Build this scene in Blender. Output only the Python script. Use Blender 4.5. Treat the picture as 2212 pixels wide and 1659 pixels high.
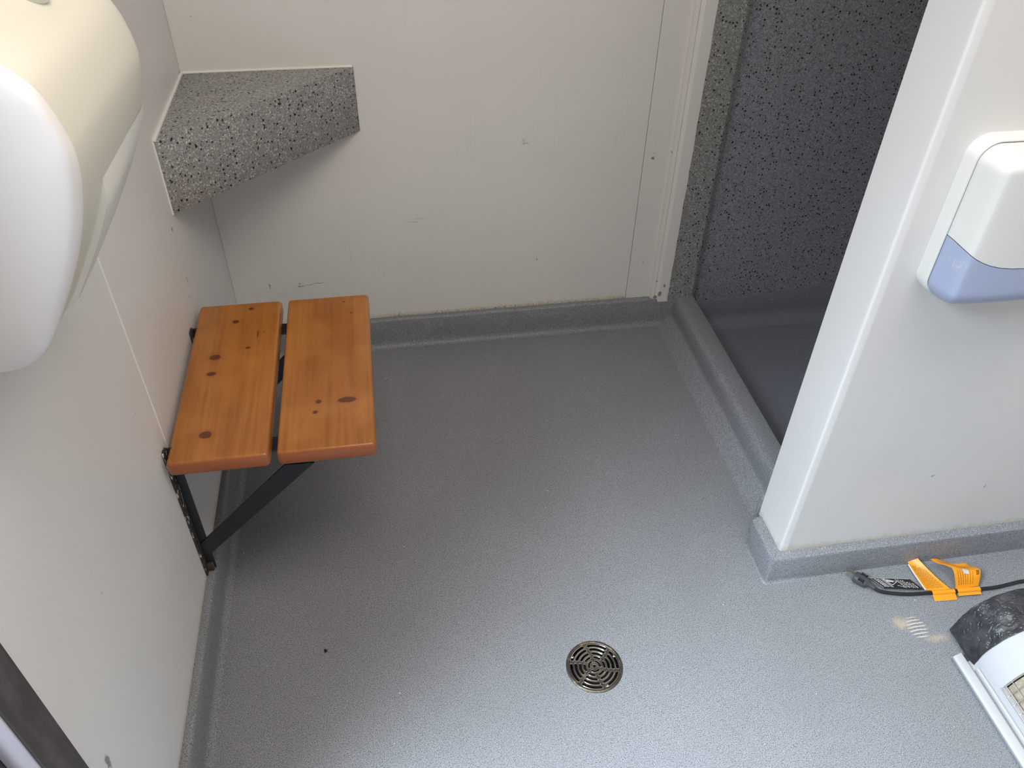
import bpy, bmesh, math, random
from mathutils import Vector, Matrix, noise
for o in list(bpy.data.objects): bpy.data.objects.remove(o, do_unlink=True)
S = bpy.context.scene
COL = S.collection
random.seed(4)

# ------------------------------------------------------------------ camera
CAM_LOC = Vector((0.46257, -2.09450, 1.6))
YAW, PITCH, ROLL, FPX = 0.178024, 0.708775, 0.0241944, 1753.82
fw = Vector((math.sin(YAW)*math.cos(PITCH), math.cos(YAW)*math.cos(PITCH), -math.sin(PITCH)))
rt = Vector((math.cos(YAW), -math.sin(YAW), 0)); up = rt.cross(fw)
r2 = math.cos(ROLL)*rt + math.sin(ROLL)*up; u2 = -math.sin(ROLL)*rt + math.cos(ROLL)*up
cd = bpy.data.cameras.new('camera'); cam = bpy.data.objects.new('camera', cd); COL.objects.link(cam)
cam.matrix_world = Matrix(((r2.x, u2.x, -fw.x, CAM_LOC.x), (r2.y, u2.y, -fw.y, CAM_LOC.y), (r2.z, u2.z, -fw.z, CAM_LOC.z), (0, 0, 0, 1)))
cd.sensor_fit = 'HORIZONTAL'; cd.sensor_width = 36; cd.lens = 36*FPX/2212; cd.clip_start = 0.02
S.camera = cam

# ------------------------------------------------------------------ world, lamps, exposure
S.view_settings.view_transform = 'Standard'; S.view_settings.look = 'None'
S.view_settings.gamma = 1; S.view_settings.use_curve_mapping = False
S.view_settings.exposure = 0.0
W = bpy.data.worlds.new('sky'); S.world = W; W.use_nodes = True
bg = W.node_tree.nodes['Background']; bg.inputs[0].default_value = (.92, .95, 1, 1); bg.inputs[1].default_value = .35
def area(name, loc, target, sx, sy, power, col):
    l = bpy.data.lights.new(name, 'AREA'); l.shape = 'RECTANGLE'; l.size = sx; l.size_y = sy
    l.energy = power; l.color = col
    o = bpy.data.objects.new(name, l); COL.objects.link(o); o.location = loc
    o.rotation_euler = (Vector(target)-Vector(loc)).to_track_quat('-Z', 'Z').to_euler()
    return o
area('daylight', (-1.35, -2.25, 3.15), (1.3, -1.65, 0.0), 1.4, 1.5, 480, (.74, .87, 1))
area('ceiling_lamp', (0.95, -1.55, 2.42), (0.95, -1.55, 0), 1.4, 0.9, 27, (1, .915, .83))

# ------------------------------------------------------------------ material helpers
class N:
    def __init__(s, name):
        s.m = bpy.data.materials.new(name); s.m.use_nodes = True
        s.t = s.m.node_tree; s.b = s.t.nodes['Principled BSDF']
    def node(s, typ, ins=None, **kw):
        n = s.t.nodes.new(typ)
        for k, v in kw.items(): setattr(n, k, v)
        for k, v in (ins or {}).items(): s.put(n.inputs[k], v)
        return n
    def put(s, sock, v):
        if isinstance(v, bpy.types.NodeSocket): s.t.links.new(v, sock)
        else:
            if isinstance(v, tuple) and len(v) == 3 and sock.type == 'RGBA': v = (*v, 1)
            sock.default_value = v
    def set(s, **kw):
        for k, v in kw.items(): s.put(s.b.inputs[k.replace('_', ' ')], v)
        return s.m
    def pos(s): return s.node('ShaderNodeNewGeometry').outputs['Position']
    def scale(s, v, sc): return s.node('ShaderNodeVectorMath', {0: v, 1: sc}, operation='MULTIPLY').outputs[0]
    def add(s, v, sc): return s.node('ShaderNodeVectorMath', {0: v, 1: sc}, operation='ADD').outputs[0]
    def sub(s, v, sc): return s.node('ShaderNodeVectorMath', {0: v, 1: sc}, operation='SUBTRACT').outputs[0]
    def length(s, v): return s.node('ShaderNodeVectorMath', {0: v}, operation='LENGTH').outputs['Value']
    def math(s, op, a, b=0.0, c=0.0): return s.node('ShaderNodeMath', {0: a, 1: b, 2: c}, operation=op).outputs[0]
    def noise(s, v, sc, det=2.0, rough=.5, color=False):
        n = s.node('ShaderNodeTexNoise', {'Vector': v, 'Scale': sc, 'Detail': det, 'Roughness': rough})
        return n.outputs['Color' if color else 'Fac']
    def vor(s, v, sc): return s.node('ShaderNodeTexVoronoi', {'Vector': v, 'Scale': sc})
    def rng(s, v, a, b, c=0.0, d=1.0):
        return s.node('ShaderNodeMapRange', {'Value': v, 'From Min': a, 'From Max': b, 'To Min': c, 'To Max': d}, interpolation_type='SMOOTHSTEP').outputs['Result']
    def mix(s, f, a, b): 
        n = s.node('ShaderNodeMix', data_type='RGBA', blend_type='MIX')
        s.put(n.inputs[0], f); s.put(n.inputs[6], a); s.put(n.inputs[7], b); return n.outputs[2]
    def sep(s, v):
        n = s.node('ShaderNodeSeparateXYZ', {0: v}); return n.outputs
    def bump(s, h, strength, dist):
        return s.node('ShaderNodeBump', {'Height': h, 'Strength': strength, 'Distance': dist}).outputs['Normal']
    def spot(s, p, c, r, rot=None, wob=None, soft=.55):
        """elliptical stain around a point of the surface"""
        d = s.sub(p, c)
        if wob is not None: d = s.add(d, wob)
        d = s.scale(d, tuple(1.0/q for q in r))
        return s.rng(s.length(d), 1.0, soft)
    def maxall(s, L):
        a = L[0]
        for b in L[1:]: a = s.math('MAXIMUM', a, b)
        return a

def plain(name, col, rough=.5, metal=0.0, bumpy=0.0, bscale=300.0, **kw):
    n = N(name); n.set(Base_Color=col, Roughness=rough, Metallic=metal, **kw)
    if bumpy: n.set(Normal=n.bump(n.noise(n.pos(), bscale, 3), bumpy, .001))
    return n.m

def mat_vinyl(name, base, rough=.5, speck=1.0, stain=False):
    n = N(name); p = n.pos()
    f1 = n.noise(p, 520, 1.5, .6); f2 = n.noise(n.add(p, (3.1, 1.7, 5.3)), 600, 1, .5); big = n.noise(p, 5, 3)
    dark = tuple(c*(1-.80*speck) for c in base); light = tuple(min(1, c*(1+.85*speck)) for c in base)
    c = n.mix(n.rng(f1, .54, .64), base, dark)
    c = n.mix(n.rng(f2, .55, .66), c, light)
    v = n.vor(p, 60)
    white = n.math('MULTIPLY', n.rng(v.outputs['Distance'], .10, .05), n.math('GREATER_THAN', n.sep(v.outputs['Color'])[0], .965))
    c = n.mix(white, c, (.75, .76, .78))
    c = n.mix(n.rng(big, .35, .7, 0, .16), c, tuple(b*.72 for b in base))
    if stain:
        wob = n.scale(n.sub(n.noise(p, 60, 4, .6, True), (.5, .5, .5)), (.030, .030, .0))
        s1 = n.spot(p, (1.536, -1.208, 0), (.030, .024, 1), wob=wob, soft=.1)
        s2 = n.spot(p, (1.597, -1.255, 0), (.040, .016, 1), wob=wob, soft=.0)
        s3 = n.spot(p, (1.565, -1.224, 0), (.026, .034, 1), wob=n.scale(wob, (.2, .2, 0)), soft=.6)
        sx = n.sep(p)
        w = n.math('ADD', n.math('ADD', n.math('MULTIPLY', sx[1], 766.0), n.math('MULTIPLY', sx[0], -25.0)), n.math('MULTIPLY', n.noise(p, 26, 1), 6.0))
        w = n.rng(n.math('SINE', w), .35, .75)
        s3 = n.math('MULTIPLY', s3, w)
        st = n.maxall([n.math('MULTIPLY', s1, .65), n.math('MULTIPLY', s2, .6), n.math('MULTIPLY', s3, .9)])
        c = n.mix(st, c, (.52, .42, .29)); c = n.mix(n.math('MULTIPLY', s3, .7), c, (.66, .62, .56))
    n.set(Base_Color=c, Roughness=n.rng(f1, .3, .7, rough-.06, rough+.08), Normal=n.bump(n.noise(p, 380, 3), .35, .0006))
    n.b.inputs['Specular IOR Level'].default_value = .5
    return n.m

def mat_terrazzo(name, base, black=.0, rough=.45, chip=2.4, few=.74):
    n = N(name); p = n.pos()
    wob = n.scale(n.sub(n.noise(p, 160, 2, .5, True), (.5, .5, .5)), (.006, .006, .006)); q = n.add(p, wob)
    c = n.mix(n.rng(n.noise(p, 300, 2), .4, .62), tuple(b*.75 for b in base), tuple(b*1.2 for b in base))
    v1 = n.vor(q, 245); g = n.sep(v1.outputs['Color'])
    w = n.math('MULTIPLY', n.rng(v1.outputs['Distance'], .52, .36), n.math('GREATER_THAN', g[0], few))
    c = n.mix(w, c, tuple(min(.8, b*chip) for b in base))
    dk = n.math('MULTIPLY', n.rng(v1.outputs['Distance'], .5, .36), n.math('LESS_THAN', g[1], .10))
    c = n.mix(dk, c, tuple(b*.25 for b in base))
    v2 = n.vor(n.add(q, (1.3, 2.2, .7)), 105)
    k = n.math('MULTIPLY', n.rng(v2.outputs['Distance'], .34, .22), n.math('GREATER_THAN', n.sep(v2.outputs['Color'])[0], .70-black))
    c = n.mix(k, c, (.006, .006, .007))
    n.set(Base_Color=c, Roughness=rough, Normal=n.bump(n.noise(p, 250, 3), .15, .0006))
    return n.m

def mat_paint(name, col, marks=(), bottom=None, plane='xz', rough=.42, hair=.14):
    n = N(name); p = n.pos(); c = n.mix(n.rng(n.noise(p, 3, 4), .3, .7), col, tuple(q*.965 for q in col))
    sx = n.sep(p)
    a = 0 if plane == 'xz' else 1
    # sparse specks of dirt
    v = n.vor(p, 16)
    sp = n.math('MULTIPLY', n.rng(v.outputs['Distance'], .035, .018), n.math('GREATER_THAN', n.sep(v.outputs['Color'])[0], .80))
    c = n.mix(n.math('MULTIPLY', sp, .55), c, (.12, .11, .10))
    # faint vertical hairlines in the paint
    st = n.scale(p, (130, 130, 2.2) )
    hl = n.rng(n.noise(st, 1.0, 2), .66, .74, 0, hair)
    c = n.mix(hl, c, tuple(q*.6 for q in col))
    if marks:
        wob = n.scale(n.sub(n.noise(p, 140, 3, .6, True), (.5, .5, .5)), (.012, .012, .012))
        c = n.mix(n.maxall([n.math('MULTIPLY', n.spot(p, m[0], m[1], wob=wob), m[2] if len(m) > 2 else .75) for m in marks]), c, (.10, .09, .085))
    if bottom:
        z0, z1, x0, x1 = bottom
        reach = n.noise(n.scale(p, (60, 60, 0.0)), 1.0, 4, .8)
        h = n.math('SUBTRACT', sx[2], z0)
        yel = n.rng(n.math('DIVIDE', h, n.rng(reach, .3, .7, .004, .020)), 1.6, .1, 0, .6)
        c = n.mix(yel, c, (.56, .50, .36))
        inx = n.math('MULTIPLY', n.rng(sx[a], x0, x0+.12), n.rng(sx[a], x1, x1-.05))
        thin = n.noise(n.scale(p, (430, 430, 4)), 1.0, 1.5, .6)
        tall = n.rng(n.math('DIVIDE', h, n.rng(n.noise(n.scale(p, (150, 150, 0.0)), 1.0, 2, .8), .50, .82, .002, z1)), 1.15, .4)
        crack = n.math('MULTIPLY', n.math('MULTIPLY', n.rng(thin, .58, .64), tall), inx)
        c = n.mix(n.math('MULTIPLY', crack, .85), c, (.055, .04, .028))
        blot = n.math('MULTIPLY', n.rng(n.noise(n.scale(p, (260, 260, 110)), 1.0, 3, .7), .55, .62), n.math('MULTIPLY', n.rng(h, .013, .002), inx))
        c = n.mix(n.math('MULTIPLY', blot, .9), c, (.04, .03, .022))
    n.set(Base_Color=c, Roughness=rough, Normal=n.bump(n.noise(p, 90, 3), .10, .0008))
    return n.m

def mat_wood(name, knots, seed):
    n = N(name); p = n.pos()
    g1 = n.noise(n.scale(p, (75, 2.5, 75)), 1.0, 4, .6); g2 = n.noise(n.scale(n.add(p, (seed, 0, 0)), (16, 2.0, 16)), 1.0, 3)
    blotch = n.noise(n.add(p, (seed, seed, 0)), 11, 3)
    c = n.mix(n.rng(g2, .3, .7), (.46, .172, .031), (.355, .120, .019))
    c = n.mix(n.rng(g1, .42, .68, 0, .5), c, (.22, .062, .010))
    c = n.mix(n.rng(blotch, .42, .72, 0, .45), c, (.55, .235, .056))
    nm = n.sep(n.node('ShaderNodeNewGeometry').outputs['Normal'])
    endg = n.rng(n.math('ABSOLUTE', nm[1]), .35, .9, 0, .85)
    c = n.mix(endg, c, (.34, .085, .022))
    wob = n.scale(n.sub(n.noise(p, 70, 3, .6, True), (.5, .5, .5)), (.010, .010, 0))
    halo = n.maxall([n.spot(p, (k[0], k[1], p_z), (k[2]*2.0, k[3]*2.0, 1), wob=wob, soft=.2) for k in knots])
    c = n.mix(n.math('MULTIPLY', halo, .45), c, (.30, .085, .014))
    core = n.maxall([n.spot(p, (k[0], k[1], p_z), (k[2], k[3], 1), wob=n.scale(wob, (.4, .4, 0)), soft=.7) for k in knots])
    c = n.mix(n.math('MULTIPLY', core, .92), c, (.105, .026, .010))
    v = n.vor(n.add(p, (seed*2, 0, 0)), 26)
    dots = n.math('MULTIPLY', n.rng(v.outputs['Distance'], .07, .04), n.math('GREATER_THAN', n.sep(v.outputs['Color'])[0], .72))
    c = n.mix(n.math('MULTIPLY', dots, .7), c, (.10, .03, .012))
    n.set(Base_Color=c, Roughness=.34, Coat_Weight=.25, Coat_Roughness=.25, Normal=n.bump(g1, .10, .0008))
    return n.m
p_z = .4784

M = {}
FLOOR = (.228, .236, .250)
M['floor'] = mat_vinyl('speckled_vinyl', FLOOR, .46, 1.0, True)
M['cove'] = mat_vinyl('cove_vinyl', (.222, .231, .248), .5, .9)
M['shower_floor'] = mat_vinyl('shower_vinyl', (.185, .195, .228), .5, .55)
M['terrazzo'] = mat_terrazzo('terrazzo_shelf', (.29, .286, .278), .05, .45, 1.95, .72)
M['shower_wall'] = mat_terrazzo('terrazzo_shower', (.275, .295, .328), .04, .45, 1.5, .78)
M['jamb'] = mat_terrazzo('terrazzo_jamb', (.27, .275, .265), .05, .45, 1.9, .76)
WHITE = (.775, .755, .725)
bm_marks = [((.861, 0, .647), (.014, .02, .004), .35), ((.855, 0, .655), (.004, .02, .008), .25), ((.194, 0, .236), (.014, .02, .0022), .6), ((.218, 0, .239), (.020, .02, .0014), .6), ((.245, 0, .243), (.022, .02, .0016), .6), ((.192, 0, .246), (.003, .02, .003), .8),
            ((.908, 0, .271), (.003, .02, .004), .8), ((.105, 0, .245), (.0018, .02, .014), .8), ((.535, 0, .427), (.026, .02, .0012), .3), ((.56, 0, .436), (.026, .02, .0012), .25)]
M['wall_back'] = mat_paint('painted_wall_back', WHITE, bm_marks, (.100, .085, .38, 1.36), 'xz')
M['trim'] = mat_paint('painted_trim', WHITE, [((1.234, 0, .583), (.006, .02, .006), .8), ((1.236, 0, .598), (.004, .02, .002), .7), ((1.25, 0, .23), (.002, .02, .008), .4), ((1.315, -.02, .118), (.007, .03, .012)), ((1.325, -.02, .150), (.004, .03, .010)), ((1.303, -.02, .105), (.009, .03, .007)), ((1.300, -.02, .165), (.004, .03, .004)), ((1.286, -.02, .60), (.002, .03, .006))], None, 'xz')
M['wall_left'] = mat_paint('painted_wall_left', (.775, .765, .745), [((0, -.434, .689), (.02, .008, .006)), ((0, -.43, .557), (.02, .002, .012)), ((0, -.452, .525), (.02, .002, .008)), ((0, -1.483, .425), (.02, .008, .02))], (.100, .012, -3, -2.9), 'yz', .42, .04)
M['wall_part'] = mat_paint('painted_partition', (.74, .735, .725), [((1.6, -1.04, .30), (.003, .02, .004)), ((1.75, -1.04, .24), (.002, .02, .006))], (.092, .012, 9, 9.1), 'xz', .42, .04)
M['white'] = plain('gloss_white_paint', (.80, .79, .77), .35)
M['caulk'] = plain('white_caulk', (.80, .79, .75), .5)
M['ceiling'] = plain('ceiling_paint', (.78, .77, .75), .7)
M['steel_black'] = plain('black_painted_steel', (.018, .020, .024), .42, 0, .3, 400)
def mat_flaked():
    n = N('flaking_painted_steel'); p = n.pos(); f = n.noise(n.scale(p, (120, 90, 45)), 1.0, 3, .7)
    c = n.mix(n.rng(f, .56, .60), (.03, .028, .026), (.62, .59, .55)); c = n.mix(n.rng(n.noise(p, 60, 2), .60, .70), c, (.10, .045, .022))
    n.set(Base_Color=c, Roughness=.6, Normal=n.bump(f, .3, .001)); return n.m
M['flaked'] = mat_flaked()
def mat_rust():
    n = N('rusty_steel'); p = n.pos(); f = n.noise(p, 120, 4, .7)
    n.set(Base_Color=n.mix(n.rng(f, .42, .60), (.028, .024, .022), (.13, .065, .04)), Roughness=.7); return n.m
M['rust'] = mat_rust()
def mat_grate():
    n = N('tarnished_steel'); p = n.pos(); f = n.noise(p, 70, 4, .65)
    c = n.mix(n.rng(f, .52, .68), (.115, .105, .092), (.26, .20, .12))
    n.set(Base_Color=c, Roughness=n.rng(f, .3, .7, .28, .5), Metallic=.85); return n.m
M['grate'] = mat_grate()
M['bright_steel'] = plain('glint_bright_steel', (.66, .63, .58), .22, 1.0)  # screws, and slot rims where the pale colour stands in for caught light
M['pit'] = plain('dark_sump', (.012, .010, .008), .6)
M['wood1'] = mat_wood('varnished_pine_wall_side', [(.129, -.452, .007, .006), (.099, -.500, .009, .008), (.134, -.603, .007, .004), (.066, -.628, .014, .011), (.065, -.685, .012, .008), (.075, -.874, .014, .012), (.152, -.553, .0016, .016)], .3)
M['wood2'] = mat_wood('varnished_pine_room_side', [(.349, -.808, .022, .010), (.291, -.806, .007, .007), (.285, -.838, .006, .006), (.362, -.50, .004, .003), (.344, -.452, .003, .003)], 1.7)
M['enamel'] = plain('white_plastic', (.80, .765, .745), .33)
M['cream'] = plain('yellowed_plastic', (.70, .67, .57), .36)
M['cream_white'] = plain('off_white_plastic', (.80, .78, .71), .32)
M['chrome'] = plain('chrome', (.62, .63, .62), .2, .9)
M['disp_white'] = plain('dispenser_white_plastic', (.68, .68, .655), .3)
def mat_blue():
    n = N('smoky_blue_plastic'); p = n.pos()
    w = n.scale(n.sub(n.noise(p, 120, 4, .6, True), (.5, .5, .5)), (.03, .03, .03))
    sc = n.maxall([n.spot(p, (1.372, -1.085, .905), (.010, .05, .018), wob=w, soft=.3), n.spot(p, (1.492, -1.115, .888), (.022, .05, .012), wob=w, soft=.2), n.spot(p, (1.52, -1.115, .845), (.03, .05, .006), wob=w, soft=.2)])
    sc = n.math('MULTIPLY', sc, n.rng(n.noise(n.scale(p, (300, 300, 120)), 1.0, 3), .42, .6))
    c = n.mix(n.math('MULTIPLY', sc, .7), (.39, .45, .62), (.66, .66, .70))
    n.set(Base_Color=c, Roughness=.3, Transmission_Weight=.12); return n.m
M['blue'] = mat_blue()
M['heater_white'] = plain('white_enamelled_metal', (.52, .53, .545), .35)
def mat_wrap():
    n = N('wrinkled_black_plastic'); p = n.pos(); f = n.noise(p, 32, 4, .6); cr = n.math('ABSOLUTE', n.math('SUBTRACT', n.noise(n.scale(p, (38, 62, 38)), 1.0, 2, .5), .5)); cr = n.rng(cr, .0, .07)
    n.set(Base_Color=n.mix(n.rng(f, .35, .7), (.022, .023, .026), (.055, .057, .062)), Roughness=.36, Normal=n.bump(n.math('ADD', n.math('MULTIPLY', cr, .28), f), .6, .006)); return n.m
M['wrap'] = mat_wrap()
def mat_core():
    n = N('dusty_tan_core'); p = n.pos(); f = n.noise(p, 90, 4, .7)
    n.set(Base_Color=n.mix(n.rng(f, .3, .7), (.42, .37, .28), (.27, .235, .17)), Roughness=.8); return n.m
M['core'] = mat_core()
M['fold'] = plain('scuffed_plastic_fold', (.20, .20, .21), .4)
M['wire'] = plain('bright_wire', (.70, .70, .69), .3, .9)
M['rubber'] = plain('black_rubber', (.016, .016, .018), .45, 0, .2, 200)
M['plug'] = plain('dusty_black_rubber', (.06, .062, .068), .5, 0, .5, 220)
M['brass'] = plain('dull_brass', (.35, .32, .27), .4, .9)
M['orange'] = plain('orange_plastic_tag', (.87, .33, .015), .4)
M['tag_black'] = plain('black_plastic_tag', (.018, .018, .02), .4)
M['ink_white'] = plain('white_print', (.72, .72, .72), .5)
M['ink_black'] = plain('black_print', (.03, .022, .012), .5)
M['tape'] = plain('clear_tape', (.62, .60, .56), .15)
def mat_brown():
    n = N('brown_painted_metal'); p = n.pos(); f = n.noise(n.scale(p, (30, 30, 12)), 1.0, 4, .65)
    c = n.mix(n.rng(f, .45, .7), (.060, .052, .050), (.105, .085, .085)); c = n.mix(n.rng(f, .70, .78, 0, .6), c, (.30, .28, .27))
    n.set(Base_Color=c, Roughness=.5); return n.m
M['brown'] = mat_brown()
M['lilac'] = plain('pale_grey_reveal', (.52, .48, .52), .45, 0, .2, 120)
M['crumb'] = plain('black_crumb', (.008, .007, .007), .8)

# ------------------------------------------------------------------ mesh helpers
def root_of(o):
    while o.parent: o = o.parent
    return o
def obj(name, bm, mat, parent=None, smooth=35, origin=None):
    me = bpy.data.meshes.new(name)
    off = Vector(origin) if origin else (root_of(parent).location.copy() if parent else Vector((0, 0, 0)))
    bmesh.ops.translate(bm, verts=bm.verts, vec=-off)
    bmesh.ops.recalc_face_normals(bm, faces=bm.faces)
    bm.to_mesh(me); bm.free()
    me.materials.append(mat)
    if smooth:
        me.shade_smooth(); me.set_sharp_from_angle(angle=math.radians(smooth))
    o = bpy.data.objects.new(name, me); COL.objects.link(o)
    if parent: o.parent = parent
    elif origin: o.location = origin
    return o
def thing(name, loc, label, cat, group=None):
    o = bpy.data.objects.new(name, None); COL.objects.link(o); o.location = loc; o.empty_display_size = .05
    o['label'] = label; o['category'] = cat
    if group: o['group'] = group
    return o
def tag(o, label, cat): o['label'] = label; o['category'] = cat; return o
def struct(name, bm, mat, smooth=35):
    o = obj(name, bm, mat, None, smooth); o['kind'] = 'structure'; return o
def new(): return bmesh.new()
def merge(bm, src):
    me = bpy.data.meshes.new('tmp'); src.to_mesh(me); src.free(); bm.from_mesh(me); bpy.data.meshes.remove(me); return bm
def box(bm, x0, x1, y0, y1, z0, z1, bev=0.0, seg=2):
    b = new(); bmesh.ops.create_cube(b, size=1)
    for v in b.verts: v.co = Vector(((x0+x1)/2+v.co.x*(x1-x0), (y0+y1)/2+v.co.y*(y1-y0), (z0+z1)/2+v.co.z*(z1-z0)))
    if bev: bmesh.ops.bevel(b, geom=b.edges[:], offset=bev, segments=seg, profile=.5, affect='EDGES')
    return merge(bm, b)
def prism(bm, pts, vec, bev=0.0, seg=2):
    """closed polygon pts (3D) extruded along vec"""
    b = new(); vs = [b.verts.new(p) for p in pts]; f = b.faces.new(vs)
    r = bmesh.ops.extrude_face_region(b, geom=[f])
    bmesh.ops.translate(b, verts=[g for g in r['geom'] if isinstance(g, bmesh.types.BMVert)], vec=vec)
    if bev: bmesh.ops.bevel(b, geom=b.edges[:], offset=bev, segments=seg, profile=.5, affect='EDGES')
    return merge(bm, b)
def grid(bm, rows, close_u=False, close_v=False):
    vv = [[bm.verts.new(p) for p in r] for r in rows]
    nr, nc = len(vv), len(vv[0])
    for i in range(nr if close_v else nr-1):
        for j in range(nc if close_u else nc-1):
            a, b, c, d = vv[i][j], vv[i][(j+1) % nc], vv[(i+1) % nr][(j+1) % nc], vv[(i+1) % nr][j]
            try: bm.faces.new((a, b, c, d))
            except ValueError: pass
    return vv
def smooth_path(P, n=6):
    P = [Vector(p) for p in P]; out = []
    for i in range(len(P)-1):
        p0, p1, p2, p3 = P[max(i-1, 0)], P[i], P[i+1], P[min(i+2, len(P)-1)]
        for k in range(n):
            t = k/n
            out.append(.5*((2*p1)+(p2-p0)*t+(2*p0-5*p1+4*p2-p3)*t*t+(3*p1-p0-3*p2+p3)*t**3))
    return out+[P[-1]]
def tube(bm, P, r, seg=10, closed=False, cap=True):
    P = [Vector(p) for p in P]; n = len(P); rows = []
    u = None
    for i, p in enumerate(P):
        t = (P[(i+1) % n]-P[i-1]) if closed else (P[min(i+1, n-1)]-P[max(i-1, 0)])
        t.normalize()
        if u is None: u = t.orthogonal().normalized()
        u = (u-t*u.dot(t)).normalized(); w = t.cross(u)
        rr = r(i/(n-1)) if callable(r) else r
        rows.append([p+rr*(math.cos(a)*u+math.sin(a)*w) for a in [2*math.pi*k/seg for k in range(seg)]])
    vv = grid(bm, rows, close_u=True, close_v=closed)
    if cap and not closed: bm.faces.new(vv[0][::-1]); bm.faces.new(vv[-1])
    return bm
def extrude_profile(bm, prof, axis, a, b, closed=False):
    """prof: list of 2D points; axis 'x' -> (y,z) swept along x; axis 'y' -> (x,z) swept along y"""
    f = (lambda s, p: Vector((s, p[0], p[1]))) if axis == 'x' else (lambda s, p: Vector((p[0], s, p[1])))
    vv = grid(bm, [[f(a, p) for p in prof], [f(b, p) for p in prof]], close_u=closed)
    if closed: bm.faces.new(vv[0][::-1]); bm.faces.new(vv[1])
    return bm
def arc(cx, cz, r, a0, a1, n):
    return [(cx+r*math.cos(math.radians(a0+(a1-a0)*i/n)), cz+r*math.sin(math.radians(a0+(a1-a0)*i/n))) for i in range(n+1)]

# ------------------------------------------------------------------ the room
ZC, XR, YF = 2.45, 2.70, -3.0
DRAIN = (.818, -1.207)
# floor with the hole of the drain
b = new()
loop = [b.verts.new(p) for p in ((-.06, YF, 0), (XR, YF, 0), (XR, -.92, 0), (1.40, -.92, 0), (1.40, .03, 0), (-.06, .03, 0))]
hole = [b.verts.new((DRAIN[0]+.0575*math.cos(t), DRAIN[1]+.0575*math.sin(t), 0)) for t in [2*math.pi*k/64 for k in range(64)]]
es = [b.edges.new((loop[i], loop[(i+1) % 6])) for i in range(6)]+[b.edges.new((hole[i], hole[(i+1) % 64])) for i in range(64)]
bmesh.ops.triangle_fill(b, edges=es, use_beauty=True)
for f in [f for f in b.faces if (f.calc_center_median()-Vector((*DRAIN, 0))).length < .05]: b.faces.remove(f)
fl = struct('floor', b, M['floor'], 0)
b = new(); box(b, 1.42, XR, -.93, .05, -.06, -.04); struct('floor_shower', b, M['shower_floor'], 0)
b = new(); box(b, -.06, XR+.05, YF-.05, .1, ZC, ZC+.05); struct('ceiling', b, M['ceiling'], 0)
# back wall: panel, joint board and corner strip
b = new(); box(b, 0, 1.2070, 0, .05, .09, ZC, .0015, 1); box(b, -.05, 1.42, .012, .06, -.06, ZC); struct('wall_back', b, M['wall_back'])
b = new(); box(b, 1.2079, 1.292, -.001, .012, .097, ZC, .0015, 1); struct('trim_1', b, M['trim'])
b = new()
pr = [(1.286, .012), (1.286, -.006), (1.290, -.013), (1.298, -.015), (1.301, -.013), (1.305, -.014), (1.311, -.019), (1.330, -.020), (1.343, -.020), (1.345, -.012), (1.345, .012)]
rows = []
for i in range(60):
    z = .088+(ZC-.088)*(i/59)**1.6
    jit = .0025*noise.noise(Vector((z*40, 3, 1)))+.002*noise.noise(Vector((z*130, 7, 1)))
    rows.append([Vector((x+(jit if x > 1.335 else 0), y, z)) for x, y in pr])
vv = grid(b, rows); b.faces.new(vv[0]); struct('trim_2', b, M['trim'], 30)
# grey shower jamb (in front of the shower wall) and the shower
b = new(); prism(b, [(1.338, .012, .09), (1.338, -.0185, .09), (1.425, -.0185, .09), (1.4385, -.010, .09), (1.4405, .03, .09), (1.4405, .05, .09), (1.338, .05, .09)], (0, 0, ZC-.09)); struct('trim_3', b, M['jamb'], 30)
b = new(); box(b, 1.44, XR, .022, .06, -.06, ZC); struct('wall_shower', b, M['shower_wall'], 0)
b = new()
def shower_cove(x):
    zt = .050+(x-1.47)*.045
    return [Vector((x, y, z)) for y, z in ((.022, zt), (.016, zt), (.013, zt-.004), (.010, .0), (.004, -.022), (-.010, -.034), (-.035, -.04))]
grid(b, [shower_cove(1.437), shower_cove(XR)]); struct('baseboard_shower', b, M['shower_floor'])
b = new(); box(b, XR, XR+.05, YF, .06, -.06, ZC); struct('wall_right', b, M['ceiling'], 0)
# curb of the shower
curb = [(1.316, .0), (1.325, .0012), (1.3315, .0055), (1.340, .0115), (1.350, .0205), (1.357, .0275), (1.3625, .0305), (1.3655, .0335), (1.3668, .045), (1.3678, .070), (1.3715, .089), (1.379, .0965), (1.390, .0995), (1.424, .1005), (1.4325, .0985), (1.4355, .092), (1.4365, .0), (1.4365, -.06), (1.316, -.06)]
b = new(); n_ = 40; rows = []
for i in range(n_+1):
    y = -.005-(.918-.005)*i/n_; w = .003*noise.noise(Vector((0, y*5, 0)))
    rows.append([Vector((x+(w if x < 1.4 else 0), y, z)) for x, z in curb])
vv = grid(b, rows, close_u=True); b.faces.new(vv[0][::-1]); b.faces.new(vv[-1]); struct('trim_4', b, M['cove'], 50)
# left wall with the doorway near the camera
b = new(); box(b, -.06, 0, -1.52, .06, -.06, ZC); box(b, -.06, 0, YF, -2.52, -.06, ZC); box(b, -.06, 0, -2.52, -1.52, 2.08, ZC)
struct('wall_left', b, M['wall_left'], 0)
b = new(); box(b, -.06, XR, YF-.05, YF, 0, ZC); struct('wall_front', b, M['ceiling'], 0)
# thin white joint bead on the left wall
b = new(); tube(b, [(-.0005, -.875-.010*math.sin(z*2.0)*0-(z-.1)*.010, z) for z in [.1+.05*k for k in range(40)]], .0022, 8); struct('trim_5', b, M['caulk'])
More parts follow.
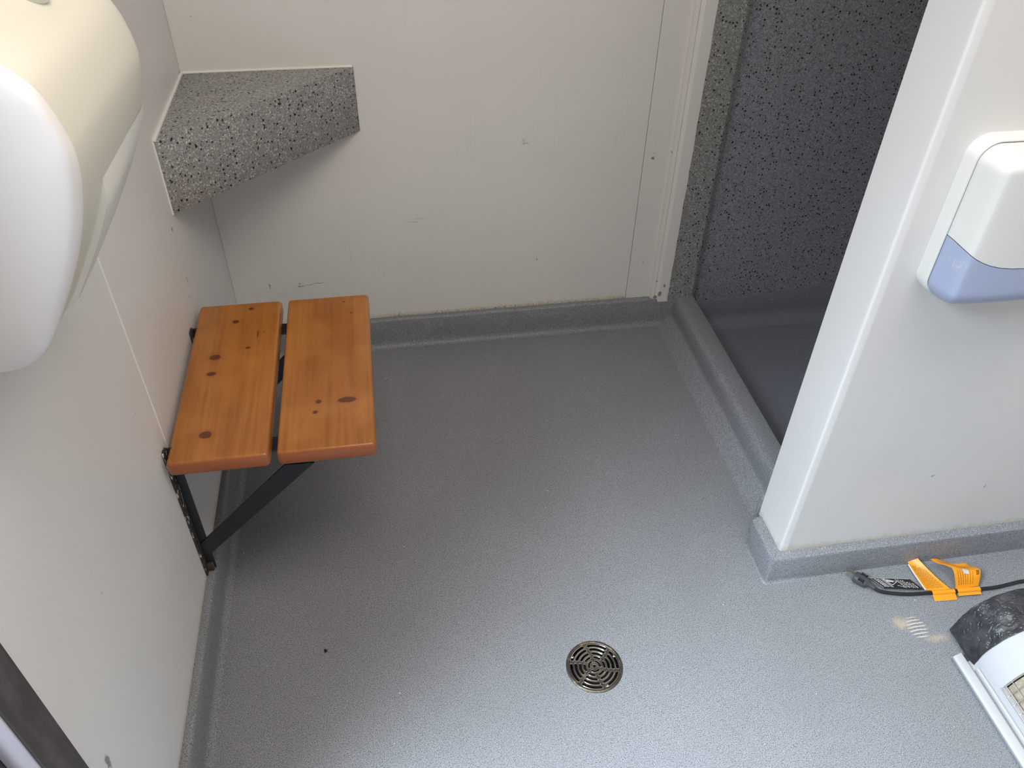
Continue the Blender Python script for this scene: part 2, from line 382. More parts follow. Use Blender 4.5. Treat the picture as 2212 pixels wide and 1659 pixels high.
# partition (end of the shower wall) with a bullnose edge
b = new(); PX, PY, PB = 1.2916, -1.0385, -.918
pr = [(PX, PB)]+[(PX, PB-.003)]
pr = [(XR, PB), (PX+.002, PB), (PX, PB-.002)]+[(PX, PY+.012)]+[(PX+.005+.005*math.cos(math.radians(a)), PY+.005+.005*math.sin(math.radians(a))) for a in (180, 200, 225, 250, 270)]+[(PX+.014, PY-.0012), (PX+.018, PY-.0012), (PX+.022, PY), (XR, PY)]
prism(b, [(x, y, .085) for x, y in pr], (0, 0, ZC-.085)); struct('wall_partition', b, M['wall_part'], 40)
# coved bases
base_prof = [(0, .1), (-.012, .1003), (-.0165, .0985), (-.0188, .094), (-.0195, .05), (-.0203, .018), (-.0225, .008), (-.028, .002), (-.036, .0004), (-.036, -.03), (0, -.03)]
def wob_base(name, fn, n=90, mat='cove'):
    b = new(); rows = [fn(i/n) for i in range(n+1)]; vv = grid(b, rows, close_u=True); b.faces.new(vv[0][::-1]); b.faces.new(vv[-1]); return struct(name, b, M[mat], 50)
def back_base(t):
    x = 1.385*t; w = .0016*noise.noise(Vector((x*7, 0, 0)))
    return [Vector((x, y+(w if y < 0 else 0), z+(w if z > .09 else 0))) for y, z in base_prof]
wob_base('baseboard_back', back_base)
def left_base(t):
    y = -.0-1.52*t; w = .0018*noise.noise(Vector((2, y*7, 0)))
    return [Vector((-p*.96+(w if p < 0 else 0), y, z+(w if z > .09 else 0))) for p, z in base_prof]
wob_base('baseboard_left', left_base)
# thick ledge round the foot of the partition
LX, LY, LZ = 1.2630, -1.0635, .0925
b = new()
path = [(PX+.02, -.9285), (1.279, -.9305), (1.2665, -.937), (LX, -.949), (LX, -.99), (LX, LY+.012), (LX+.003, LY+.004), (LX+.010, LY), (1.40, LY), (1.8, LY), (XR, LY)]
sec = [(0, -.03), (0, 0.0), (.0045, .004), (.0055, .012), (.0, LZ-.006), (.002, LZ-.0015), (.006, LZ), (.05, LZ)]  # (inset, z)
def inset(i, d):
    p = [Vector((*q, 0)) for q in path]; a = p[max(i-1, 0)]; c = p[min(i+1, len(p)-1)]
    t = (c-a).normalized(); nrm = Vector((-t.y, t.x, 0))   # towards the wall
    if i == len(p)-1: nrm = Vector((0, 1, 0))
    return p[i]+nrm*d
rows = []
for i in range(len(path)):
    r = []
    for d, z in sec:
        q = inset(i, min(d, .03))
        if d > .04: q = Vector((PX+.03 if i < 7 else max(path[i][0], PX+.03), max(min(path[i][1], -.935), PY+.02) if i < 7 else PY+.02, 0))
        r.append(Vector((q.x, q.y, z)))
    rows.append(r)
vv = grid(b, rows); struct('baseboard_partition', b, M['cove'], 40)
b = new(); prism(b, [(1.2885, -.917, 0), (1.2880, -.917, .10), (1.2895, -.917, .135), (1.2965, -.917, .145), (1.34, -.917, .145), (1.34, -.917, 0)], (0, .012, 0), .002); struct('trim_6', b, M['cove'])
# door frame in the left wall, by the camera
dr = bpy.data.objects.new('door_1', None); COL.objects.link(dr); dr.location = (0, -1.55, 0); dr['kind'] = 'structure'
b = new(); box(b, -.008, .0025, -1.5775, -1.5205, .0, 2.08, .001, 1); box(b, -.008, .0025, -2.52, -2.4635, .0, 2.08, .001, 1); box(b, -.008, .0025, -2.4635, -1.5775, 2.02, 2.08, .001, 1); obj('door_casing', b, M['brown'], dr)
b = new(); box(b, -.034, -.001, -1.5795, -1.5205, 0, 2.02, .0015, 2); box(b, -.034, -.001, -2.52, -2.462, 0, 2.02, .0015, 2); obj('door_reveal', b, M['lilac'], dr)
b = new(); box(b, -.075, -.034, -1.592, -1.5205, 0, 2.02, .003, 2); box(b, -.075, -.034, -2.52, -2.45, 0, 2.02, .003, 2); obj('weather_seal', b, M['rubber'], dr)

# ------------------------------------------------------------------ corner shelf
t = thing('corner_shelf', (0, 0, .7065), 'grey terrazzo triangular corner shelf high on the white walls above the bench', 'shelf')
b = new(); prism(b, [(.0015, -.0015, .7065), (.0015, -.4015, .7065), (.4165, -.0015, .7065)], (0, 0, .1675), .0018, 2); obj('shelf_block', b, M['terrazzo'], t)
b = new()
tube(b, [(.003, -.397, .8745), (.003, -.25, .8745), (.0035, -.02, .8745), (.006, -.006, .875), (.02, -.0035, .8745), (.25, -.003, .8745), (.413, -.003, .8745)], .0042, 8)
tube(b, [(.002, -.4025, .8735), (.002, -.4025, .80), (.002, -.4025, .7075)], .0024, 6)
tube(b, [(.4175, -.002, .873), (.4175, -.002, .80), (.4175, -.002, .7075)], .0015, 6)
obj('caulk_bead', b, M['caulk'], t)

# ------------------------------------------------------------------ slatted wall bench
t = thing('wall_bench', (.0, -.69, .10), 'two-board varnished pine bench seat on black steel brackets against the left wall', 'bench')
def board(x0, x1, mat):
    y0, y1, z0, z1 = -.9467, -.4236, .4440, .4784
    b = new(); bmesh.ops.create_cube(b, size=1)
    for v in b.verts: v.co = Vector(((x0+x1)/2+v.co.x*(x1-x0), (y0+y1)/2+v.co.y*(y1-y0), (z0+z1)/2+v.co.z*(z1-z0)))
    vert = [e for e in b.edges if abs(e.verts[0].co.z-e.verts[1].co.z) > .01]
    bmesh.ops.bevel(b, geom=vert, offset=.010, segments=5, profile=.5, affect='EDGES')
    rim = [e for e in b.edges if abs(e.verts[0].co.z-e.verts[1].co.z) < 1e-5 and len(e.link_faces) == 2 and abs(e.calc_face_angle(0)) > 1.0]
    bmesh.ops.bevel(b, geom=rim, offset=.0085, segments=4, profile=.5, affect='EDGES')
    return obj('seat_board', b, mat, t, 40)
board(.0095, .1990, M['wood1']); board(.2133, .4030, M['wood2'])
def bracket(yp, s):
    """yp: plane of the strut"""
    b = new(); box(b, .0005, .0205, yp-.002, yp+.002, .104, .478, .0006, 1); up_ = obj('upright', b, M['steel_black'], t)
    b = new(); box(b, .0005, .0045, yp-.022, yp-.002, .103, .483, .0012, 2); obj('wall_flange', b, M['flaked'], up_)
    b = new(); box(b, .0008, .0165, yp-.008, yp+.003, .1015, .124, .0012, 2); obj('foot', b, M['rust'], up_)
    b = new(); box(b, .004, .36, yp, yp+.040, .4400, .4438, .0006, 1); box(b, .004, .36, yp+.034, yp+.040, .415, .4400, .0006, 1); obj('support_arm', b, M['steel_black'], t)
    d = Vector((.261, 0, .252)).normalized(); nrm = Vector((-d.z, 0, d.x))
    a = Vector((.0035, yp-.0045, .1400)); c = Vector((.275, yp-.0045, .402))
    b = new(); prism(b, [a, c, c+Vector((-.060, 0, .0022)), a+Vector((0, 0, .0500))], (0, .0045, 0), .0008, 1); obj('strut', b, M['steel_black'], t)
bracket(-.9005, 1); bracket(-.5135, 1)

# ------------------------------------------------------------------ floor drain
t = thing('floor_drain', (DRAIN[0], DRAIN[1], 0), 'round tarnished metal drain grate set in the grey floor', 'drain')
RD = .0585
def dpt(r, a, z): return Vector((DRAIN[0]+r*math.cos(a), DRAIN[1]+r*math.sin(a), z))
b = new(); seg = 72
ringsec = [(RD+.003, .0002), (RD+.0025, .0016), (RD, .0030), (RD-.0018, .0030), (RD-.0032, .0022), (RD-.0032, -.004), (RD-.0012, -.004), (RD-.0012, .0002)]
grid(b, [[dpt(r, 2*math.pi*k/seg, z) for r, z in ringsec] for k in range(seg)], close_u=True, close_v=True)
obj('drain_rim', b, M['grate'], t, 40)
slots = []
rings = [.0120, .0212, .0306, .0402, .0496]
for i, r in enumerate(rings):
    ns = 6 if i else 3
    for k in range(ns):
        off = .05*(i-2)
        a0 = math.radians(95)+k*2*math.pi/ns+off; gap = (.0058+.0005*i)/r
        slots.append((r, a0+gap*.86, a0+2*math.pi/ns-gap*.86, (.0024, .0028, .0031, .0033, .0033)[i]))
def slot_outline(r, a0, a1, h, n=12):
    P = []
    for k in range(n+1): a = a0+(a1-a0)*k/n; P.append((r+h, a))
    for k in range(1, 6):
        q = math.pi*k/6; P.append((r+h*math.cos(q), a1+h*math.sin(q)/r))
    for k in range(n+1): a = a1+(a0-a1)*k/n; P.append((r-h, a))
    for k in range(1, 6):
        q = math.pi+math.pi*k/6; P.append((r+h*math.cos(q), a0+h*math.sin(q)/r))
    return P
ZG = .0012
b = new()
outer = [b.verts.new(dpt(RD-.0030, 2*math.pi*k/seg, ZG)) for k in range(seg)]
es = [b.edges.new((outer[k], outer[(k+1) % seg])) for k in range(seg)]
for s in slots:
    vs = [b.verts.new(dpt(r, a, ZG)) for r, a in slot_outline(*s)]
    es += [b.edges.new((vs[k], vs[(k+1) % len(vs)])) for k in range(len(vs))]
cen = [b.verts.new(dpt(.0036, 2*math.pi*k/20, ZG)) for k in range(20)]
es += [b.edges.new((cen[k], cen[(k+1) % 20])) for k in range(20)]
bmesh.ops.triangle_fill(b, edges=es, use_beauty=True)
def in_slot(p):
    d = p-Vector((*DRAIN, p.z)); r = d.length; a = math.atan2(d.y, d.x)
    if r < .0035: return True
    for (rs, a0, a1, h) in slots:
        m = (a0+a1)/2; da = (a-m+math.pi) % (2*math.pi)-math.pi
        if abs(da) <= (a1-a0)/2 and abs(r-rs) < h*.97: return True
        for e in (a0, a1):
            q = Vector((rs*math.cos(e), rs*math.sin(e)))
            if (Vector((d.x, d.y))-q).length < h*.9: return True
    return False
kill = [f for f in b.faces if in_slot(f.calc_center_median())]
bmesh.ops.delete(b, geom=kill, context='FACES')
r_ = bmesh.ops.extrude_face_region(b, geom=b.faces[:])
bmesh.ops.translate(b, verts=[g for g in r_['geom'] if isinstance(g, bmesh.types.BMVert)], vec=(0, 0, -.004))
g = obj('grate', b, M['grate'], t, 30)
b = new()
for s in slots: tube(b, [dpt(r, a, ZG+.0001) for r, a in slot_outline(s[0], s[1], s[2], s[3]+.0004)], .00085, 6, closed=True)
tube(b, [dpt(.0046, 2*math.pi*k/24, ZG+.0001) for k in range(24)], .0008, 6, closed=True)
obj('slot_lip', b, M['bright_steel'], g)  # light catching the rounded slot rims, put in as brighter steel
for a in (2.55, -1.22, .35):
    b = new()
    bmesh.ops.create_uvsphere(b, u_segments=12, v_segments=8, radius=.0034, matrix=Matrix.Translation(dpt(.0510, a, ZG))@Matrix.Diagonal((1, 1, .35, 1)))
    obj('screw', b, M['bright_steel'], t)
b = new(); rows = [[dpt(.057, 2*math.pi*k/48, -.0005) for k in range(48)], [dpt(.052, 2*math.pi*k/48, -.06) for k in range(48)]]; vv = grid(b, rows, close_u=True); b.faces.new(vv[1]); obj('sump', b, M['pit'], t)

# ------------------------------------------------------------------ hand dryer on the left wall, near the camera
t = thing('hand_dryer', (0, -1.25, 1.081), 'white and yellowed plastic hand dryer on the left wall, cut by the top left corner', 'hand dryer')
near = [(.0, 1.078), (.045, 1.079), (.072, 1.081), (.098, 1.085), (.117, 1.096), (.130, 1.110), (.150, 1.143), (.172, 1.182), (.190, 1.220), (.202, 1.255), (.2085, 1.285), (.2085, 1.310), (.199, 1.346), (.182, 1.368), (.150, 1.392), (.10, 1.418), (.05, 1.432), (.0, 1.436)]
near = [(p.x, p.y) for p in smooth_path([(x, z, 0) for x, z in near], 4)]
Y0, Y1 = -1.415, -1.085
CX_, CZ_ = .06, 1.26
def prof_at(y, sx=1.0, sz=1.0, inset_=0.0):
    out = []
    for x, z in near:
        dx, dz = x-CX_, z-CZ_; L = math.hypot(dx, dz); k = max(.1, (L-inset_)/L)
        X = CX_+dx*k*sx if x > .001 else 0.0
        out.append(Vector((max(0, X), y, CZ_+dz*k*sz-.014*max(0, y-Y0)/(Y1-Y0))))
    return out
b = new(); rows = []
for y, ins in ((Y0+.012, 0), (Y0+.05, 0), (-1.30, .0), (-1.20, .0), (-1.13, .0005), (-1.112, .0025), (-1.100, .007), (-1.091, .015), (Y1-.001, .027), (Y1, .045)): rows.append(prof_at(y, 1, 1, ins))
vv = grid(b, rows); b.faces.new(vv[-1]); obj('shell', b, M['cream'], t, 50)
b = new(); rows = []
for y, ins in ((Y0+.0125, -.0018), (Y0+.005, -.0012), (Y0+.0015, .002), (Y0-.0005, .008), (Y0-.003, .020), (Y0-.005, .045), (Y0-.006, .08)): rows.append(prof_at(y, 1, 1, ins))
vv = grid(b, rows); b.faces.new(vv[-1]); b.faces.new(vv[0][::-1]); obj('side_panel', b, M['enamel'], t, 60)
# lower cover: fuller strip under the bulge, along the far two thirds
b = new(); rows = []
lo = [i for i, (x, z) in enumerate(near) if x > .06 and z < 1.242]
for y, o_ in ((-1.318, .0), (-1.3175, .0060), (-1.305, .0075), (-1.26, .0070), (-1.20, .0050), (-1.14, .0028), (-1.112, .0008)):
    base = prof_at(y, 1, 1, 0); r = []
    for j, i in enumerate(lo):
        tt = j/(len(lo)-1); push = o_*min(1, 2.6*math.sin(math.pi*tt*.5), 9*(1-tt))
        d = Vector((base[i].x-CX_, 0, base[i].z-CZ_)).normalized(); r.append(base[i]+d*push)
    rows.append(r)
grid(b, rows); obj('lower_cover', b, M['cream_white'], t, 50)
b = new(); bmesh.ops.create_cone(b, cap_ends=True, segments=28, radius1=.021, radius2=.019, depth=.012, matrix=Matrix.Translation((.158, -1.235, 1.385))@Matrix.Rotation(math.radians(52), 4, 'Y')); obj('push_button', b, M['chrome'], t)

# ------------------------------------------------------------------ paper towel dispenser on the partition
t = thing('towel_dispenser', (1.50, PY, .815), 'white wall dispenser with smoky blue lower window on the white partition', 'dispenser')
XC, HW, ZB, ZT, RC = 1.501, .1455, .8185, 1.0985, .034
def rrect(hw, z0, z1, r, n=8):
    P = []
    for cx, cz, a0 in ((XC+hw-r, z1-r, 0), (XC-hw+r, z1-r, 90), (XC-hw+r, z0+r, 180), (XC+hw-r, z0+r, 270)):
        P += [(cx+r*math.cos(math.radians(a0+90*k/n)), cz+r*math.sin(math.radians(a0+90*k/n))) for k in range(n+1)]
    return P
b = new(); rows = []
for hw, ins, d in ((HW, 0, .0), (HW, 0, .020), (HW-.001, .001, .0245), (HW-.0030, .0030, .0268), (HW-.0045, .0045, .0268), (HW-.0050, .0050, .0200), (HW-.02, .02, .0200)): rows.append([Vector((x, PY-d, z)) for x, z in rrect(hw, ZB+ins, ZT-ins, RC-ins*.5)])
vv = grid(b, rows, close_u=True); b.faces.new(vv[-1]); b.faces.new(vv[0][::-1]); obj('back_plate', b, M['disp_white'], t, 50)
def zb(x): return .9015+.036*min(1, abs((x-XC)/.138))**3.2
D0, DM = .0235, .083
z_lo, z_hi, hw0 = ZB-.003, ZT-.0064, HW-.0063
def section(z, n=44):
    """horizontal section through the cover: left edge, round the front, right edge"""
    def shr(d, r): return 1-math.sqrt(max(0, 1-(1-min(1, d/r))**2)) if d < r else 0
    hw = hw0-.030*shr(z_hi-z, .030)-.038*shr(z-z_lo, .038)
    k = math.sqrt(max(0, 1-(1-min(1, (z_hi-z)/.020))**2)); kb = math.sqrt(max(0, 1-(1-min(1, (z-z_lo)/.040))**2))
    dep = D0+(DM-D0)*min(k, 1)*min(1, .25+.75*kb if z > z_lo+1e-6 else .25)
    P = []
    side = .012
    pts = [(-hw, D0), (-hw+.0015, D0+.3*(dep-D0)), (-hw+.005, D0+.62*(dep-D0)), (-hw+.0085, D0+.80*(dep-D0)), (-hw+.013, D0+.91*(dep-D0)), (-hw+.022, D0+.975*(dep-D0)), (-hw*.5, dep+.003), (0, dep+.004)]
    pts = pts+[(-x, d) for x, d in reversed(pts[:-1])]
    return [(XC+p.x, p.y) for p in smooth_path([(x, d, 0) for x, d in pts], 3)]
def cover(lo_side):
    b = new(); rows = []; n = 26
    for i in range(n+1):
        s = i/n
        s = (s**1.5 if lo_side else 1-(1-s)**2.2)
        sec_ = section(.95); r = []
        for j in range(len(sec_)):
            zz = None
            x0 = sec_[j][0]
            z = z_lo+(zb(x0)-.0012-z_lo)*s if lo_side else zb(x0)+(z_hi-zb(x0))*s
            q = section(z)[j]
            r.append(Vector((q[0], PY-q[1], z)))
        rows.append(r)
    # close against the plate
    for edge in (0, -1):
        if (edge == 0) == lo_side: rows.insert(0, [Vector((p.x, PY-.0195, p.z)) for p in rows[0]]) if edge == 0 else rows.append([Vector((p.x, PY-.0195, p.z)) for p in rows[-1]])
    grid(b, rows); return b
obj('cover', cover(False), M['disp_white'], t, 45)
obj('lower_window', cover(True), M['blue'], t, 45)

# ------------------------------------------------------------------ portable heater on the floor, cut by the right edge
t = thing('portable_heater', (1.72, -1.5, 0), 'white portable heater with black rear cover and wire grille on the floor at right', 'heater')
XH = 1.765
arch = [(1.6335, .010), (1.6355, .030), (1.640, .050), (1.648, .071), (1.6645, .0975), (1.685, .116), (1.705, .1265), (1.735, .134), (1.765, .136)]
arch = [(p.x, p.y) for p in smooth_path([(x, z, 0) for x, z in arch], 4)]
arch = arch+[(2*XH-x, z) for x, z in reversed(arch[:-1])]
def arch_row(y, off=0.0, jit=0.0, prof=None):
    out = []
    for i, (x, z) in enumerate(prof or arch):
        d = Vector((x-XH, 0, z-.02)); d.normalize()
        j = jit*(noise.noise(Vector((x*38, y*38, z*38)))+.6*noise.noise(Vector((x*90, y*90, z*90))))
        out.append(Vector((x, y, max(.0015, z)))+d*(off+j))
    return out
YG0, YG1, YE = -1.405, -1.72, -1.76
b = new()
rows = [arch_row(y) for y in (-1.318, -1.36, YG0)]; vv = grid(b, rows); b.faces.new(vv[0])
low = [p for p in arch if p[1] < .040 and p[0] < XH]; hi = [(2*XH-x, z) for x, z in low]
for pr in (low, hi): grid(b, [arch_row(y, 0, 0, pr) for y in (YG0, YG1)])
vv = grid(b, [arch_row(y) for y in (YG1, YE)]); b.faces.new(vv[1])
# turned-in edge round the grille opening
top = [p for p in arch if p[1] >= .034]
grid(b, [arch_row(YG0, 0, 0, top), arch_row(YG0, -.010, 0, top)])
for pr in (low, hi):
    e = max(pr, key=lambda q: q[1]); s = 1 if e[0] < XH else -1
    grid(b, [[Vector((e[0], y, e[1])), Vector((e[0]+s*.010, y, e[1]-.002))] for y in (YG0, YG1)])
obj('housing', b, M['heater_white'], t, 40)
b = new(); box(b, 1.611, 1.637, YE, -1.322, .0015, .0085, .0015, 1); box(b, 1.6255, 1.6325, YE, -1.345, .008, .020, .002, 2); obj('base_tray', b, M['heater_white'], t)
b = new(); prism(b, [(1.5990, -1.3050, .001), (1.5905, -1.313, .020), (1.5935, -1.3135, .0245), (1.6120, -1.3085, .0245), (1.6130, -1.3070, .001)], (0, -.46, 0), .0012, 2); obj('foot_bar', b, M['heater_white'], t, 40)
b = new(); rows = []
for k in range(22):
    y = -1.3335+(.0885)*k/21; e = .0035-.004*abs(k/21-.5); rows.append(arch_row(y, e+.001+.003*(k/21), .0035))
for ins in (.006, .018, .035, .060): rows.append(arch_row(-1.2445+.008*math.sqrt(ins/.06), .003-ins, .003))
vv = grid(b, rows); b.faces.new(vv[-1]); obj('rear_cover', b, M['wrap'], t, 60)
b = new()
for ii in (11, 27, 43):
    b = new(); tube(b, [arch_row(y, .0022, .0035)[ii] for y in [-1.330+.004*k for k in range(20)]], .0011, 6)
    obj('fold_line', b, M['fold'], t)
inner = [p for p in arch if p[1] >= .030]
b = new(); rows = [arch_row(YG0-.001+(YG1-YG0+.002)*k/30, -.014+.001*math.sin(k*1.7), .0008, inner) for k in range(31)]; grid(b, rows); obj('heating_core', b, M['core'], t)
b = new()
for k in range(1, 16): tube(b, arch_row(YG0-.0195*k, -.0025, 0, top), .0009, 6)
gp = [p for p in top if p[0] <= XH]
for idx in range(0, len(top), 6): tube(b, [arch_row(y, -.0035, 0, top)[idx] for y in (YG0, (YG0+YG1)/2, YG1)], .0009, 6)
for off, rr in ((.0, .0019), (.0055, .0016)): tube(b, [(1.6370+off, y, .0385+off*1.5) for y in (YG0+.001, -1.55, YG1)], rr, 8)
obj('wire_grille', b, M['wire'], t)

# ------------------------------------------------------------------ power cord with its warning tags
t = thing('power_cord', (1.60, -1.13, 0), 'black power cord with plug and torn orange tags on the floor by the partition', 'power cord')
pth = smooth_path([(1.510, -1.1125, .0105), (1.525, -1.124, .0075), (1.546, -1.131, .0055), (1.587, -1.1405, .0055), (1.632, -1.145, .006), (1.665, -1.149, .0075), (1.698, -1.1515, .0085), (1.735, -1.1535, .009), (1.761, -1.155, .009), (1.804, -1.155, .007), (1.843, -1.151, .0055), (1.884, -1.148, .0055), (1.97, -1.150, .0055), (2.05, -1.19, .0055), (2.08, -1.30, .0055), (2.02, -1.42, .0055), (1.92, -1.47, .0055)], 6)
b = new(); tube(b, pth, .0042, 10); obj('cable', b, M['rubber'], t)
pd = Vector((1.483-1.513, -1.077+1.1145, 0)).normalized(); ps = Vector((-pd.y, pd.x, 0)); pc = Vector((1.513, -1.1145, .012))+pd*.007
b = new(); rows = []
for s_, w, h in ((-.010, .0048, .0048), (.002, .0060, .0056), (.006, .0085, .0075), (.009, .0125, .0095), (.018, .0140, .0105), (.030, .0145, .0110), (.038, .0135, .0105), (.0405, .0120, .0090), (.041, .002, .002)):
    c_ = pc+pd*s_; rows.append([c_+ps*(w*math.copysign(abs(math.cos(a))**.7, math.cos(a)))+Vector((0, 0, h*math.copysign(abs(math.sin(a))**.7, math.sin(a)))) for a in [2*math.pi*k/24 for k in range(24)]])
vv = grid(b, rows, close_u=True); b.faces.new(vv[0]); b.faces.new(vv[-1])
plug = obj('plug', b, M['plug'], t, 50)
def obox(b, c, ax, ay, az, hx, hy, hz, bev=.0):
    k = new(); bmesh.ops.create_cube(k, size=2)
    for v in k.verts: v.co = c+ax*(v.co.x*hx)+ay*(v.co.y*hy)+az*(v.co.z*hz)
    if bev: bmesh.ops.bevel(k, geom=k.edges[:], offset=bev, segments=2, profile=.5, affect='EDGES')
    merge(b, k)
Zv = Vector((0, 0, 1))
for s_ in (-1, 1):
    b = new(); obox(b, pc+pd*.049+ps*(.0062*s_)+Zv*.003, pd, ps, Zv, .0085, .0008, .0031, .0004); obj('prong', b, M['brass'], plug)
b = new(); tube(b, [pc+pd*.040-Zv*.005, pc+pd*.059-Zv*.005], .0024, 10); obj('prong', b, M['brass'], plug)
for s_ in (-1, 1):   # finger grips moulded in the plug
    b = new(); obox(b, pc+pd*.022+ps*(.0095*s_)+Zv*.0085, pd, ps, Zv, .006, .0028, .0022, .0015); obj('grip', b, M['rubber'], plug)
# black tag: leaning on the cable, printed face up
def sheet(c00, c10, c11, c01, n=14, m=8, bend=0.0, curl=None):
    c00, c10, c11, c01 = map(Vector, (c00, c10, c11, c01))
    def f(u, v):
        p = (c00*(1-u)+c10*u)*(1-v)+(c01*(1-u)+c11*u)*v
        nn = (c10-c00).cross(c01-c00).normalized(); q = p+nn*(bend*math.sin(math.pi*u)*.5+bend*math.sin(math.pi*v)*.5)
        return curl(u, v, q) if curl else q
    return f
def sheet_mesh(f, n=20, m=12, th=.0006):
    b = new(); rows = []
    e = 1e-3
    def nrm(u, v): return (f(min(u+e, 1), v)-f(max(u-e, 0), v)).cross(f(u, min(v+e, 1))-f(u, max(v-e, 0))).normalized()
    topr = [[f(i/n, j/m)+nrm(i/n, j/m)*th for i in range(n+1)] for j in range(m+1)]
    botr = [[f(i/n, j/m)-nrm(i/n, j/m)*th for i in range(n+1)] for j in range(m+1)]
    A = grid(b, topr); B = grid(b, botr)
    for i in range(n):
        b.faces.new((A[0][i], A[0][i+1], B[0][i+1], B[0][i])); b.faces.new((A[m][i+1], A[m][i], B[m][i], B[m][i+1]))
    for j in range(m):
        b.faces.new((A[j+1][0], A[j][0], B[j][0], B[j+1][0])); b.faces.new((A[j][n], A[j+1][n], B[j+1][n], B[j][n]))
    return b, nrm
def strip(b, f, nrm, u0, v0, u1, v1, w, lift=.0009, k=4):
    """a thin printed stroke lying on the sheet"""
    P = [(u0+(u1-u0)*i/k, v0+(v1-v0)*i/k) for i in range(k+1)]
    L = []; R_ = []
    d = Vector((f(u1, v1)-f(u0, v0))).normalized()
    for u, v in P:
        u, v = min(max(u, .003), .997), min(max(v, .003), .997)
        nn = nrm(u, v); s = nn.cross(d).normalized()*(w/2); p = f(u, v)+nn*lift
        L.append(p-s); R_.append(p+s)
    grid(b, [L, R_])
f1 = sheet((1.536, -1.1195, .0105), (1.627, -1.1375, .0105), (1.6175, -1.1000, .0015), (1.522, -1.0820, .0015), bend=.001)
b, n1 = sheet_mesh(f1); btag = obj('caution_tag', b, M['tag_black'], t)
btag['label'] = 'black tag with white print'
b = new(); rnd = random.Random(5)
for (a, c_) in (((.0, .985), (.97, .985)), ((.012, .0), (.012, .98))): strip(b, f1, n1, a[0], a[1], c_[0], c_[1], .0009)
for i in range(4):    # block of tiny illegible print across the left end
    u = .09+.035*i
    v = .12
    while v < .9: L = rnd.uniform(.05, .12); strip(b, f1, n1, u, v, u, min(v+L, .92), .0016); v += L+.035
for x in range(2):    # two rules
    strip(b, f1, n1, .255+.035*x, .10, .255+.035*x, .95, .0011)
tri = [(.31, .93), (.57, .66), (.335, .30)]
for k in range(3): strip(b, f1, n1, *tri[k], *tri[(k+1) % 3], .0014)
strip(b, f1, n1, .33, .74, .42, .66, .0045); strip(b, f1, n1, .40, .70, .47, .62, .0038)
strip(b, f1, n1, .46, .30, .62, .10, .0012)
for i in range(7):
    u = .60+.052*i; v = .12+.02*(i % 2)
    while v < .88-.05*i: L = rnd.uniform(.05, .16); strip(b, f1, n1, u, v, u-.0, min(v+L, .9), .0013 if i % 2 else .0021); v += L+.04
obj('print', b, M['ink_white'], btag)
# first orange tag: stands up from the cable and leans back, top corner folded
def curl1(u, v, q): return q+Vector((0, 0, .010*v*v*(u-.2)))
f2 = sheet((1.634, -1.1405, .0105), (1.690, -1.1460, .0125), (1.6520, -1.0610, .018), (1.6330, -1.0560, .012), bend=-.004, curl=curl1)
b, n2 = sheet_mesh(f2); ot = obj('instruction_tag', b, M['orange'], t, 50); ot['label'] = 'first orange tag, pointed, printed in black'
b = new()
for i in range(11):
    u = .10+.072*i; v = .06+.01*(i % 3)
    while v < .86-.02*i: L = rnd.uniform(.03, .075); strip(b, f2, n2, u, v, u, min(v+L, .9), .0009); v += L+.012
obj('print', b, M['ink_black'], ot)
b = new(); tube(b, [f2(.0, v)+Vector((-.0012, 0, -.0006)) for v in (.02, .3, .6, .9)], .0014, 6); obj('folded_edge', b, M['ink_white'], ot)
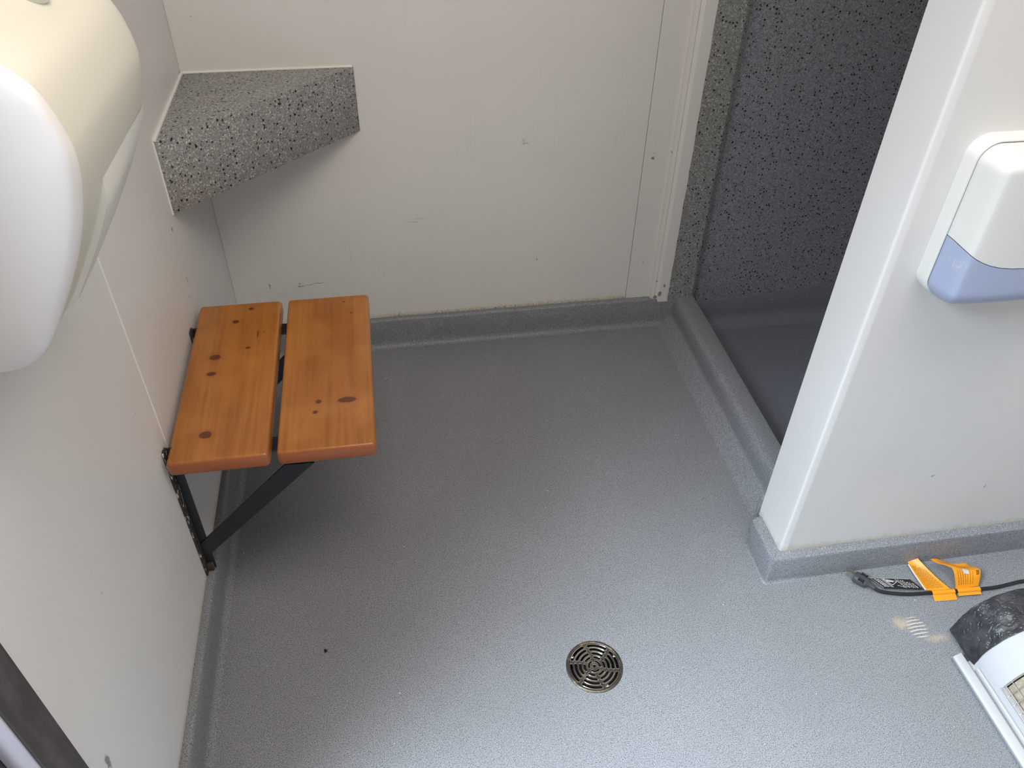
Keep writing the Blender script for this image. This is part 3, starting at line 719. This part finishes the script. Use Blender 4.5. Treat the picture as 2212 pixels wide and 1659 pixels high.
# sleeve wrapped on the cable
def sleeve(x0, x1, rr, drop):
    b = new(); rows = []
    P = [p for p in pth if x0 <= p.x <= x1]
    for p in P:
        r = [p+Vector((0, math.cos(a)*rr, math.sin(a)*rr)) for a in [math.radians(-20+20*k) for k in range(11)]]
        r = r+[p+Vector((0, -rr-.006, -.002)), p+Vector((0, -rr-drop, -.0055))]
        rows.append(r)
    grid(b, rows); return b
obj('tag_sleeve', sleeve(1.640, 1.700, .0062, .013), M['orange'], t, 50)
obj('tag_sleeve', sleeve(1.701, 1.762, .0064, .004), M['orange'], t, 50)
# second orange tag: curls up and over, tip folded back
def f3(u, v):
    x = 1.7035+.058*u+v*(.000+.022*u)
    p = Vector((x, -1.1480+.062*v-.012*u*v, .0125+.030*math.sin(min(1, v*1.15)*math.pi*.78)))
    tip = max(0, v-.60)/.40
    p.x -= .026*tip*(1-.4*u); p.y += .014*tip; p.z -= .004*tip+.016*u*v
    return p+Vector((0, .0035*math.sin(u*6)*v, .0035*math.sin(u*7+1)*v))
b, n3 = sheet_mesh(f3, 22, 20); ot2 = obj('instruction_tag', b, M['orange'], t, 60); ot2['label'] = 'second orange tag, torn and curled over'
b = new()
for i in range(7):
    u = .14+.095*i; v = .08
    while v < .46: L = rnd.uniform(.03, .07); strip(b, f3, n3, u, v, u, v+L, .0010); v += L+.014
for i in range(4): strip(b, f3, n3, .83, .36+.05*i, .95, .37+.05*i, .0017)
obj('print', b, M['ink_black'], ot2)
b = new(); gN = 8
rows = [[f3(.36+.22*i/gN, .38+.2*j/gN)+n3(.36+.22*i/gN, .38+.2*j/gN)*(.0012+.0012*noise.noise(Vector((i*1.3, j*1.7, 0)))) for i in range(gN+1)] for j in range(gN+1)]
grid(b, rows); obj('tape_piece', b, M['tape'], ot2)

# ------------------------------------------------------------------ a crumb of dirt on the floor
b = new(); bmesh.ops.create_icosphere(b, subdivisions=2, radius=.0034, matrix=Matrix.Translation((.247, -1.083, .0022)))
for v in b.verts: v.co += (v.co-Vector((.247, -1.083, .0022)))*.6*noise.noise(v.co*400); v.co.z = max(.0002, v.co.z)
tag(obj('dirt_crumb', b, M['crumb'], None, 40, (.247, -1.083, .0)), 'small black crumb lying alone on the floor left of the drain', 'dirt')
